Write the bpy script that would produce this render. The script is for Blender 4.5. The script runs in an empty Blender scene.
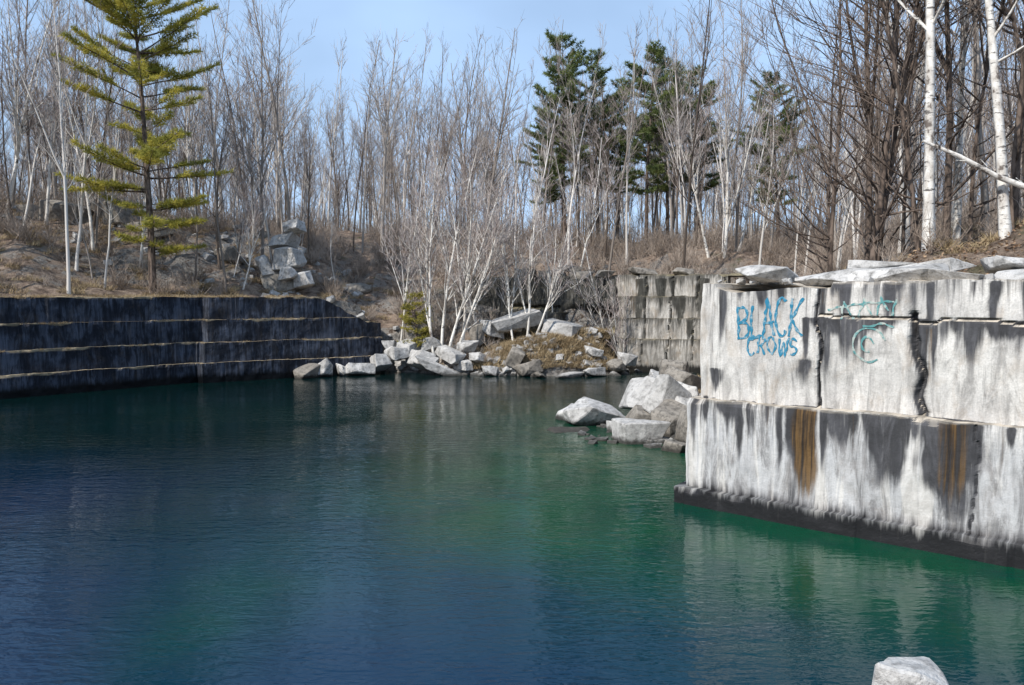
import bpy, bmesh, math, random, time
import numpy as np
from mathutils import Vector, Matrix, Euler
T0 = time.time()
random.seed(7)
rng = np.random.default_rng(11)
scene = bpy.context.scene
scene.view_settings.view_transform = 'Standard'
scene.view_settings.look = 'None'
scene.view_settings.exposure = 0

# ------------------------------------------------------------------ noise
def _h(ix, iy, iz):
    n = (ix*374761393 + iy*668265263 + iz*1274126177) & 0xffffffff
    n = ((n ^ (n >> 13))*1103515245) & 0xffffffff
    n = ((n ^ (n >> 15))*668265263) & 0xffffffff
    return ((n ^ (n >> 16)) & 0xffff)/65535.0
def vnoise(x, y, z=0.0):
    x = np.asarray(x, float); y = np.asarray(y, float); z = np.zeros_like(x)+z
    ix = np.floor(x).astype(np.int64); iy = np.floor(y).astype(np.int64); iz = np.floor(z).astype(np.int64)
    fx = x-ix; fy = y-iy; fz = z-iz
    fx = fx*fx*(3-2*fx); fy = fy*fy*(3-2*fy); fz = fz*fz*(3-2*fz)
    r = 0
    for a in (0, 1):
        for b in (0, 1):
            for c in (0, 1):
                w = (fx if a else 1-fx)*(fy if b else 1-fy)*(fz if c else 1-fz)
                r = r + w*_h(ix+a, iy+b, iz+c)
    return r*2-1
def fbm(x, y, z=0.0, o=4):
    r = 0; a = 1.0; s = 0
    for i in range(o):
        f = 2.03**i
        r = r + a*vnoise(np.asarray(x)*f+i*17.3, np.asarray(y)*f+i*5.1, z+i*9.7); s += a; a *= 0.5
    return r/s

# ------------------------------------------------------------------ node helpers
class NT:
    def __init__(self, name):
        self.m = bpy.data.materials.new(name); self.m.use_nodes = True
        self.t = self.m.node_tree; self.b = self.t.nodes['Principled BSDF']; self.out = self.t.nodes['Material Output']
    def n(self, ty, **kw):
        nd = self.t.nodes.new(ty)
        for k, v in kw.items(): setattr(nd, k, v)
        return nd
    def l(self, a, b): self.t.links.new(a, b)
    def s(self, sock, v):
        if hasattr(v, 'is_linked'): self.l(v, sock)
        else: sock.default_value = v
    def noise(self, vec, scale, detail=5, rough=0.55, dist=0.0):
        nd = self.n('ShaderNodeTexNoise'); self.l(vec, nd.inputs['Vector'])
        nd.inputs['Scale'].default_value = scale; nd.inputs['Detail'].default_value = detail
        nd.inputs['Roughness'].default_value = rough; nd.inputs['Distortion'].default_value = dist
        return nd.outputs['Fac']
    def mapping(self, vec, sc, loc=(0, 0, 0)):
        nd = self.n('ShaderNodeMapping'); self.l(vec, nd.inputs['Vector'])
        nd.inputs['Scale'].default_value = sc; nd.inputs['Location'].default_value = loc
        return nd.outputs['Vector']
    def rng(self, v, a, b, c=0.0, d=1.0):
        nd = self.n('ShaderNodeMapRange', interpolation_type='SMOOTHSTEP'); self.s(nd.inputs['Value'], v)
        nd.inputs['From Min'].default_value = a; nd.inputs['From Max'].default_value = b
        nd.inputs['To Min'].default_value = c; nd.inputs['To Max'].default_value = d
        return nd.outputs['Result']
    def math(self, op, a, b=0.0, clamp=False):
        nd = self.n('ShaderNodeMath', operation=op, use_clamp=clamp)
        self.s(nd.inputs[0], a); self.s(nd.inputs[1], b)
        return nd.outputs[0]
    def mix(self, f, a, b):
        nd = self.n('ShaderNodeMix', data_type='RGBA')
        self.s(nd.inputs[0], f)
        for i, v in ((6, a), (7, b)):
            if isinstance(v, tuple): nd.inputs[i].default_value = (v[0], v[1], v[2], 1)
            else: self.l(v, nd.inputs[i])
        return nd.outputs[2]
    def attr(self, nm):
        nd = self.n('ShaderNodeAttribute', attribute_name=nm); return nd.outputs['Fac']
    def bump(self, h, st, dist, nrm=None):
        nd = self.n('ShaderNodeBump'); self.l(h, nd.inputs['Height'])
        nd.inputs['Strength'].default_value = st; nd.inputs['Distance'].default_value = dist
        if nrm is not None: self.l(nrm, nd.inputs['Normal'])
        return nd.outputs['Normal']

def stone_wall_mat(name, light, mid, dark, bias, top, streak_pale=0.0, edge=0.0, cool=0.0, drip=0.3, bstr=.3, tan=.4):
    k = NT(name)
    uv = k.n('ShaderNodeUVMap', uv_map='UVMap').outputs['UV']
    sep = k.n('ShaderNodeSeparateXYZ'); k.l(uv, sep.inputs[0]); z = sep.outputs[1]
    geo = k.n('ShaderNodeNewGeometry'); gs = k.n('ShaderNodeSeparateXYZ'); k.l(geo.outputs['Normal'], gs.inputs[0])
    big = k.noise(uv, 0.55, 3, 0.6)
    med = k.noise(uv, 2.5, 6, 0.65)
    fine = k.noise(uv, 22, 4, 0.7)
    st1 = k.noise(k.mapping(uv, (1.6, 0.16, 1)), 1.0, 6, 0.66, 0.5)
    st2 = k.noise(k.mapping(uv, (6.0, 0.30, 1), (4, 3, 0)), 1.0, 5, 0.65, 0.6)
    st3 = k.noise(k.mapping(uv, (2.6, 0.6, 1), (14, 8, 0)), 1.0, 6, 0.7, 0.8)
    st4 = k.noise(k.mapping(uv, (14.0, 0.5, 1), (9, 1, 0)), 1.0, 3, 0.6, 0.4)
    base = k.mix(k.rng(k.math('ADD', k.math('MULTIPLY', big, .5), k.math('MULTIPLY', st3, .5)), 0.40, 0.58), light, mid)
    base = k.mix(k.rng(st2, 0.42, 0.62, 0, .6), base, mid)
    base = k.mix(k.rng(st3, 0.50, 0.64, 0, .6), base, tuple(c*.58 for c in mid))
    base = k.mix(k.rng(fine, 0.35, 0.75, 0.0, 0.3), base, dark)
    base = k.mix(k.rng(k.noise(k.mapping(uv, (1.3, .7, 1), (3, 3, 3)), 1.0, 5, .7, .6), 0.50, 0.68, 0, tan), base, (0.36, 0.27, 0.18))
    if cool > 0:
        lower = k.rng(k.math('ADD', z, k.math('MULTIPLY', st2, -.9)), 1.9, 2.9, cool, cool*.25)
        base = k.mix(lower, base, k.mix(k.rng(st3, .42, .6), (0.40, 0.415, 0.44), (0.15, 0.155, 0.17)))
        base = k.mix(k.math('MULTIPLY', k.rng(st1, .50, .40), k.math('MULTIPLY', lower, .8)), base, light)
    stain_shade = k.attr('stain_shade'); dr = k.attr('drip')
    d1 = k.rng(st1, 0.62-bias*0.35, 0.76-bias*0.25, 0, 0.9)
    smod = k.math('ADD', k.math('MULTIPLY', st2, 1.2), k.math('ADD', k.math('MULTIPLY', st3, 0.9), k.math('MULTIPLY', st4, .3)))
    d2 = k.rng(k.math('MULTIPLY', stain_shade, k.math('SUBTRACT', smod, .15)), 0.40, 0.90, 0, .97)
    d3 = k.rng(k.math('ADD', k.math('ADD', k.math('MULTIPLY', st2, .6), k.math('MULTIPLY', st4, .4)), k.math('MULTIPLY', dr, drip)), 0.62, .78, 0, .8)
    wet = k.rng(k.math('ADD', z, k.math('ADD', k.math('MULTIPLY', st2, -.7), k.math('MULTIPLY', st1, -.5))), -0.25, 0.2, 1, 0)
    dk = k.math('MAXIMUM', k.math('MAXIMUM', d1, d3), k.math('MAXIMUM', d2, wet))
    dcol = k.mix(k.rng(st3, .4, .62), dark, tuple(c*2.3 for c in dark))
    dcol = k.mix(wet, dcol, tuple(c*.55 for c in dark))
    col = k.mix(dk, base, dcol)
    if streak_pale > 0:
        col = k.mix(k.math('MULTIPLY', k.rng(k.math('ADD', k.math('MULTIPLY', st3, .5), k.math('MULTIPLY', st4, .5)), 0.54, 0.68, 0, streak_pale), k.rng(wet, 0, 1, 1, .15)), col, light)
    r = k.attr('rust')
    rm = k.rng(k.math('MULTIPLY', r, k.math('ADD', st2, k.math('MULTIPLY', st4, .8))), 0.45, 0.95, 0, .88)
    rc = k.mix(k.rng(k.math('ADD', k.math('MULTIPLY', st2, .5), k.math('MULTIPLY', st4, .5)), .42, .60), (0.022, 0.015, 0.010), (0.15, 0.085, 0.03))
    col = k.mix(rm, col, rc)
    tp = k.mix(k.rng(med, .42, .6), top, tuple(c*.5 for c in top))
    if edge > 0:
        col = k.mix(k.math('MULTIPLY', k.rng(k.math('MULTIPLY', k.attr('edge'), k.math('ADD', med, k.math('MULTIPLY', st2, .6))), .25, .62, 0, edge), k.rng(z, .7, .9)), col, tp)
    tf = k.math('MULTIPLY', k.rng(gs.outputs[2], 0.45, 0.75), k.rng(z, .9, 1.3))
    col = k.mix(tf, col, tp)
    k.l(col, k.b.inputs['Base Color'])
    k.l(k.rng(wet, 0, 1, 0.88, 0.5), k.b.inputs['Roughness'])
    k.b.inputs['Specular IOR Level'].default_value = 0.2
    n1 = k.bump(med, bstr, 0.06)
    n2 = k.bump(fine, bstr*1.2, 0.014, n1)
    k.l(n2, k.b.inputs['Normal'])
    return k.m

def rock_mat(name, c1, c2, c3):
    k = NT(name)
    tc = k.n('ShaderNodeTexCoord').outputs['Object']
    info = k.n('ShaderNodeObjectInfo').outputs['Random']
    geo = k.n('ShaderNodeNewGeometry')
    a = k.noise(tc, 1.3, 4, .6); b = k.noise(tc, 5, 6, .7); c = k.noise(tc, 35, 3, .7)
    col = k.mix(k.rng(a, .38, .62), c1, c2)
    col = k.mix(k.rng(b, .46, .66, 0, .85), col, c3)
    col = k.mix(k.math('MULTIPLY', info, .5), col, c2)
    col = k.mix(k.rng(c, .4, .8, 0, .35), col, (0.05, 0.05, 0.05))
    ps = k.n('ShaderNodeSeparateXYZ'); k.l(geo.outputs['Position'], ps.inputs[0])
    col = k.mix(k.rng(k.math('ADD', ps.outputs[2], k.math('MULTIPLY', b, -.3)), -.1, 0.2, .9, 0), col, (0.03, 0.028, 0.024))
    k.l(col, k.b.inputs['Base Color']); k.b.inputs['Roughness'].default_value = .9
    k.b.inputs['Specular IOR Level'].default_value = 0.25
    k.l(k.bump(b, .7, .08, k.bump(c, .4, .015)), k.b.inputs['Normal'])
    return k.m

def simple_mat(name, c1, c2, scale=3, rough=.9, transl=0.0, sc=(1, 1, 1), lo=.4, hi=.6):
    k = NT(name)
    tc = k.n('ShaderNodeTexCoord').outputs['Object']
    a = k.noise(k.mapping(tc, sc), scale, 3, .6)
    col = k.mix(k.rng(a, lo, hi), c1, c2)
    k.l(col, k.b.inputs['Base Color']); k.b.inputs['Roughness'].default_value = rough
    k.b.inputs['Specular IOR Level'].default_value = .15
    if transl > 0:
        tr = k.n('ShaderNodeBsdfTranslucent'); k.l(col, tr.inputs['Color'])
        mx = k.n('ShaderNodeMixShader'); mx.inputs[0].default_value = transl
        k.l(k.b.outputs[0], mx.inputs[1]); k.l(tr.outputs[0], mx.inputs[2]); k.l(mx.outputs[0], k.out.inputs['Surface'])
    return k.m
def tone_mat(name, c1, c2):
    """cheap diffuse bark for the masses of thin stems, per-plant tone"""
    k = NT(name)
    col = k.mix(k.attr('tone'), c1, c2)
    d = k.n('ShaderNodeBsdfDiffuse'); k.l(col, d.inputs['Color']); k.l(d.outputs[0], k.out.inputs['Surface'])
    return k.m

M_bark = tone_mat('grey_bark', (0.40, 0.36, 0.32), (0.13, 0.105, 0.088))
M_twig = tone_mat('twigs', (0.42, 0.375, 0.34), (0.22, 0.18, 0.16))
M_dark1 = tone_mat('brown_bark', (0.17, 0.135, 0.11), (0.07, 0.057, 0.048))
M_birchfar2 = tone_mat('pale_bark', (0.76, 0.72, 0.67), (0.48, 0.45, 0.41))
M_shrub = tone_mat('brush_stems', (0.44, 0.37, 0.31), (0.18, 0.14, 0.11))
M_grass = tone_mat('dry_grass_blades', (0.46, 0.36, 0.22), (0.20, 0.145, 0.085))
M_brown = simple_mat('dark_bark', (0.17, 0.13, 0.105), (0.06, 0.046, 0.038), 6, sc=(1, 1, .3))
M_browntwig = simple_mat('dark_twigs', (0.22, 0.175, 0.145), (0.13, 0.10, 0.08), 1)
M_birchtwig = simple_mat('birch_twigs', (0.52, 0.47, 0.44), (0.32, 0.26, 0.24), 1)
def birch_mat(nm, s):
    k = NT(nm)
    tc = k.n('ShaderNodeTexCoord').outputs['Object']
    a = k.noise(k.mapping(tc, (2.5, 2.5, 9*s)), 1.0, 4, .7)
    b = k.noise(k.mapping(tc, (2.5, 2.5, 1.6*s)), 1.0, 4, .65)
    c = k.noise(k.mapping(tc, (6, 6, 30*s)), 1.0, 3, .6)
    col = k.mix(k.rng(b, .38, .62), (0.80, 0.77, 0.71), (0.48, 0.44, 0.39))
    col = k.mix(k.rng(a, .56, .64, 0, .9), col, (0.06, 0.05, 0.045))
    col = k.mix(k.rng(b, .57, .64, 0, .9), col, (0.10, 0.075, 0.06))
    col = k.mix(k.rng(c, .60, .7, 0, .6), col, (0.15, 0.13, 0.12))
    k.l(col, k.b.inputs['Base Color']); k.b.inputs['Roughness'].default_value = .75
    return k.m
M_birch = birch_mat('birch_bark', 1.0)
M_birchfar = birch_mat('pale_birch_bark', .35)
M_pine_a = simple_mat('pine_needles_sunny', (0.58, 0.51, 0.11), (0.27, 0.27, 0.06), .9, .7, .4)
M_pine_b = simple_mat('pine_needles_dark', (0.24, 0.28, 0.10), (0.08, 0.115, 0.045), .8, .7, .35)
M_leaf = simple_mat('dead_leaves', (0.36, 0.25, 0.16), (0.15, 0.09, 0.055), 4)
M_rock = rock_mat('grey_marble_rock', (0.60, 0.585, 0.56), (0.38, 0.37, 0.355), (0.15, 0.145, 0.135))
M_rock_dark = rock_mat('weathered_rock', (0.32, 0.29, 0.25), (0.20, 0.18, 0.155), (0.08, 0.075, 0.065))
M_wallR = stone_wall_mat('pale_marble_face', (0.75, 0.715, 0.655), (0.50, 0.475, 0.44), (0.032, 0.032, 0.035), 0.12, (0.52, 0.46, 0.38), .12, edge=.35, cool=.62, drip=.19)
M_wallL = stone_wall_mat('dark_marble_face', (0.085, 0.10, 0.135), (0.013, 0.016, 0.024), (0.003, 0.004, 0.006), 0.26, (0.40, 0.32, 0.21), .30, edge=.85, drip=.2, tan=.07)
M_wallB = stone_wall_mat('stained_marble_face', (0.60, 0.57, 0.52), (0.29, 0.27, 0.24), (0.030, 0.029, 0.025), 0.28, (0.26, 0.22, 0.14), .25, edge=.25)

# ------------------------------------------------------------------ generic object helpers
def link(ob, parent=None):
    scene.collection.objects.link(ob)
    if parent is not None: ob.parent = parent
    return ob
def mesh_from(name, V, F, mats, midx=None, smooth=False):
    me = bpy.data.meshes.new(name)
    me.from_pydata(V if isinstance(V, list) else V.tolist(), [], F if isinstance(F, list) else F.tolist())
    for m in mats: me.materials.append(m)
    if midx is not None: me.polygons.foreach_set('material_index', np.asarray(midx, dtype=np.int32))
    if smooth: me.polygons.foreach_set('use_smooth', np.ones(len(me.polygons), bool))
    me.update()
    return me
def quad_mesh(name, V, F, mats, midx=None, tone=None, smooth=True):
    me = bpy.data.meshes.new(name)
    nf = len(F)
    me.vertices.add(len(V)); me.vertices.foreach_set('co', np.ascontiguousarray(V, dtype=np.float32).ravel())
    me.loops.add(nf*4); me.loops.foreach_set('vertex_index', np.ascontiguousarray(F, dtype=np.int32).ravel())
    me.polygons.add(nf); me.polygons.foreach_set('loop_start', np.arange(nf, dtype=np.int32)*4)
    for m in mats: me.materials.append(m)
    if midx is not None: me.polygons.foreach_set('material_index', np.ascontiguousarray(midx, dtype=np.int32))
    if smooth: me.polygons.foreach_set('use_smooth', np.ones(nf, bool))
    if tone is not None:
        at_ = me.attributes.new('tone', 'FLOAT', 'POINT'); at_.data.foreach_set('value', np.ascontiguousarray(tone, dtype=np.float32))
    me.update(calc_edges=True)
    return me
class Merge:
    """joins many transformed copies of small quad meshes into one mesh"""
    def __init__(self): self.V = []; self.F = []; self.M = []; self.T = []; self.n = 0
    def add(self, proto, loc, sc=1.0, rot=None, tilt=0.0, tone=None, moff=0, zs=1.0):
        V, F, M = proto
        R = np.array(Euler((random.uniform(-tilt, tilt), random.uniform(-tilt, tilt), random.uniform(0, 6.283) if rot is None else rot)).to_matrix())
        self.V.append((V*np.array([sc, sc, sc*zs]))@R.T+np.array(loc)); self.F.append(F+self.n); self.M.append(M+moff)
        self.T.append(np.full(len(V), random.random() if tone is None else tone)); self.n += len(V)
    def build(self, name, mats):
        V = np.concatenate(self.V); F = np.concatenate(self.F); print(name, 'quads', len(F), time.time()-T0)
        return link(bpy.data.objects.new(name, quad_mesh(name, V, F, mats, np.concatenate(self.M), np.concatenate(self.T))))

# ------------------------------------------------------------------ terrain
POLY = [(-46, 12), (-42, 32), (-29.4, 46), (-21.5, 55), (-9.9, 62), (-5.5, 60.6), (-2, 59.6), (3, 58.6), (8, 59.8),
        (9, 63), (16, 61), (10, 48), (7, 37), (9.3, 29.9), (4.66, 22.9), (18.2, 11.06), (18, 5.6), (0.5, 6.0),
        (-3, 4.5), (-9, 4.0), (-30, 3)]
PW = [(0, -4), (1.0, -4), (1.9, 5.5), (3.5, 5.9), (7, 7.2), (12, 10.2), (18, 12), (60, 13.5)]
PC = [(0, -1.5), (.5, .25), (2.5, 1.4), (5, 3), (7, 5.0), (9.5, 7.0), (14, 8.5), (24, 11), (60, 13)]
PB = [(0, -2), (.8, -.5), (1.4, 0.8), (2.2, 6.6), (4, 7.3), (9, 8.8), (20, 11), (60, 13)]
PS = [(0, -1.5), (.6, .35), (3, 1.8), (6, 4.6), (10, 7.2), (16, 9.5), (40, 12), (60, 13)]
PR = [(0, -4), (1.4, -4), (2.2, 5.9), (3.2, 6.3), (5.8, 7.5), (10, 9.3), (25, 11.5), (60, 13)]
PN = [(0, -4), (.2, .5), (.8, 2.3), (1.5, 2.6), (2.6, 2.9), (4, 4.25), (20, 4.6), (60, 7)]
PROF = [PW, PW, PW, PW, PC, PC, PC, PC, PC, PB, PS, PS, PS, PR, PR, PN, PN, PN, PN, PN, PN]
PA = np.array(POLY, float)
def seg_d(x, y, a, b):
    d = b-a; L = d@d
    t = np.clip(((x-a[0])*d[0]+(y-a[1])*d[1])/L, 0, 1)
    return np.hypot(x-a[0]-t*d[0], y-a[1]-t*d[1])
def inside(x, y):
    c = np.zeros(np.shape(x), bool); n = len(PA)
    for i in range(n):
        a = PA[i]; b = PA[(i+1) % n]
        cond = ((a[1] > y) != (b[1] > y)) & (x < (b[0]-a[0])*(y-a[1])/(b[1]-a[1]+1e-12)+a[0])
        c ^= cond
    return c
def pit_dist(x, y):
    x = np.asarray(x, float); y = np.asarray(y, float)
    ds = [seg_d(x, y, PA[i], PA[(i+1) % len(PA)]) for i in range(len(PA))]
    dm = np.min(ds, axis=0)
    return np.where(inside(x, y), -dm, dm), ds
def ground(x, y):
    x = np.asarray(x, float); y = np.asarray(y, float)
    sd, ds = pit_dist(x, y)
    dm = np.abs(sd)
    num = 0; den = 0
    for i, d in enumerate(ds):
        w = 1/(d-dm+0.25+0.12*dm)**4
        p = PROF[i]
        num = num + w*np.interp(dm, [q[0] for q in p], [q[1] for q in p]); den = den + w
    h = num/den
    amp = np.clip((dm-1.5)/6, 0, 1)
    h = h + amp*(fbm(x*.11, y*.11, 3.0, 4)*1.8 + fbm(x*.5, y*.5, 1.0, 3)*.7)
    rk = np.exp(-((x+31)/10)**2-((y-67)/6)**2)
    st = fbm(x*.22, y*.22, 7.0, 3)
    h = h + 1.6*rk + rk*1.5*np.clip((st-.02)/.10, 0, 1)
    # old quarry bench behind the rubble mound
    yl = np.interp(x, [-1, 2.8, 8.5], [66.2, 65.0, 63.9])
    m = np.clip((x+1.5)/1.2, 0, 1)*np.clip((9.0-x)/.6, 0, 1)*np.clip((y-61.5)/1.5, 0, 1)*np.clip((yl+.9-y)/.5, 0, 1)
    h = h*(1-m)+np.minimum(h, 3.0)*m
    m2 = np.clip((x+1.5)/1.2, 0, 1)*np.clip((9.0-x)/.6, 0, 1)*np.clip((y-yl-1.6)/.5, 0, 1)*np.clip((yl+8-y)/5, 0, 1)
    h = h*(1-m2)+np.clip(h, 7.0, 7.5)*m2
    h = h + 1.5*np.exp(-((x-2.2)/3.6)**2-((y-61.0)/1.4)**2)
    h = np.where(sd < 0, np.maximum(-4, -1.2-dm*1.2), h)
    return h
def gz(x, y): return float(ground(np.array([x]), np.array([y]))[0])

xs = np.concatenate([[-700, -450, -300, -200, -140, -110, -90, -75], np.arange(-65, 50, .5), [52, 58, 66, 76, 90, 110, 140, 200, 300, 450, 700]])
ys = np.concatenate([[-500, -300, -150, -80, -50, -35, -25], np.arange(-18, 12, 1.0), np.arange(12, 100, .5), [103, 108, 115, 125, 140, 170, 220, 300, 450, 700, 1000]])
gx, gy = np.meshgrid(xs, ys)
gh = ground(gx.ravel(), gy.ravel())
V = np.column_stack([gx.ravel(), gy.ravel(), gh])
nx, ny = len(xs), len(ys)
ii = (np.arange(ny-1)[:, None]*nx+np.arange(nx-1)[None, :]).ravel()
F = np.column_stack([ii, ii+1, ii+1+nx, ii+nx])
def ground_mat():
    k = NT('leaf_litter_ground')
    tc = k.n('ShaderNodeTexCoord').outputs['Object']
    a = k.noise(tc, .25, 4, .6); b = k.noise(tc, 1.6, 7, .75); c = k.noise(tc, 14, 4, .75); d = k.noise(tc, .7, 4, .6)
    col = k.mix(k.rng(a, .4, .6), (0.28, 0.21, 0.16), (0.18, 0.13, 0.10))
    col = k.mix(k.rng(b, .46, .62), col, (0.38, 0.295, 0.225))
    col = k.mix(k.rng(b, .48, .36, 0, .85), col, (0.075, 0.056, 0.043))
    col = k.mix(k.rng(c, .5, .7, 0, .7), col, (0.07, 0.048, 0.035))
    col = k.mix(k.rng(d, .58, .70, 0, .6), col, (0.10, 0.105, 0.05))
    geo = k.n('ShaderNodeNewGeometry'); gs = k.n('ShaderNodeSeparateXYZ'); k.l(geo.outputs['True Normal'], gs.inputs[0])
    col = k.mix(k.math('MULTIPLY', k.rng(gs.outputs[2], .70, .86, 1, 0), k.rng(b, .38, .5)), col, k.mix(k.rng(b, .45, .6), (0.32, 0.305, 0.28), (0.12, 0.11, 0.10)))
    k.l(col, k.b.inputs['Base Color']); k.b.inputs['Roughness'].default_value = .95
    k.b.inputs['Specular IOR Level'].default_value = .15
    k.l(k.bump(b, 1.0, .40, k.bump(c, .8, .06)), k.b.inputs['Normal'])
    return k.m
link(bpy.data.objects.new('ground', mesh_from('ground', V, F, [ground_mat()], smooth=True)))

# ------------------------------------------------------------------ water
wx = np.arange(-50, 22, .8); wy = np.arange(-2, 70, .8)
gx, gy = np.meshgrid(wx, wy); X = gx.ravel(); Y = gy.ravel()
V = np.column_stack([X, Y, np.zeros(len(X))]); nx, ny = len(wx), len(wy)
ii = (np.arange(ny-1)[:, None]*nx+np.arange(nx-1)[None, :]).ravel()
me = mesh_from('water', V, np.column_stack([ii, ii+1, ii+1+nx, ii+nx]), [])
dR = seg_d(X, Y, np.array([4.66, 22.9]), np.array([18.2, 11.06]))
dS = seg_d(X, Y, np.array([3.5, 24.0]), np.array([4.0, 36.0]))
nz = fbm(X*.12, Y*.12, 5, 4)
green = np.clip(np.exp(-(dR/6.2)**1.6)*1.15 + np.exp(-(dS/7.5)**1.6)*.8 + .5*np.exp(-((X+5.5)/1.4)**2-((Y-15.0)/3)**2)+nz*.12, 0, 1)  # small patch at left: the pine's green reflection painted into the water colour
far = np.clip((Y-15+nz*7+np.clip(X*.5, -4, 6))/13, 0, 1)
shoal = np.exp(-((X-3.4)/2.9)**2-((Y-31)/3.6)**2)*np.clip(.9+nz*1.0, 0, 1)
for nm, arr in (('green', green), ('far', far), ('shoal', shoal)):
    at_ = me.attributes.new(nm, 'FLOAT', 'POINT'); at_.data.foreach_set('value', arr.astype(np.float32))
k = NT('quarry_water')
pos = k.n('ShaderNodeNewGeometry').outputs['Position']
n_ = k.noise(pos, .35, 3, .6)
col = k.mix(k.attr('far'), (0.0003, 0.016, 0.048), (0.0008, 0.0100, 0.0100))  # blue of the nearer water stands in for reflected sky, as body colour
col = k.mix(k.math('MULTIPLY', k.attr('green'), k.rng(n_, .3, .6, .65, 1)), col, (0.0008, 0.050, 0.024))
col = k.mix(k.math('MULTIPLY', k.attr('shoal'), k.rng(k.noise(pos, .8, 5, .65), .40, .56)), col, (0.085, 0.11, 0.065))
k.l(col, k.b.inputs['Base Color']); k.b.inputs['Roughness'].default_value = .02; k.b.inputs['IOR'].default_value = 1.333
k.b.inputs['Specular IOR Level'].default_value = .42
r1 = k.noise(k.mapping(pos, (1.2, 3.0, 1)), 1.0, 2, .5, .4)
r2 = k.noise(k.mapping(pos, (3.6, 8.5, 1), (5, 2, 0)), 1.0, 2, .5, .3)
gust = k.rng(k.noise(k.mapping(pos, (.10, .2, 1)), 1.0, 2, .5), .38, .62, .4, 1)
hgt = k.math('MULTIPLY', k.math('ADD', r1, k.math('MULTIPLY', r2, .6)), gust)
k.l(k.bump(hgt, .65, .048), k.b.inputs['Normal'])
me.materials.append(k.m)
link(bpy.data.objects.new('water', me))

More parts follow.
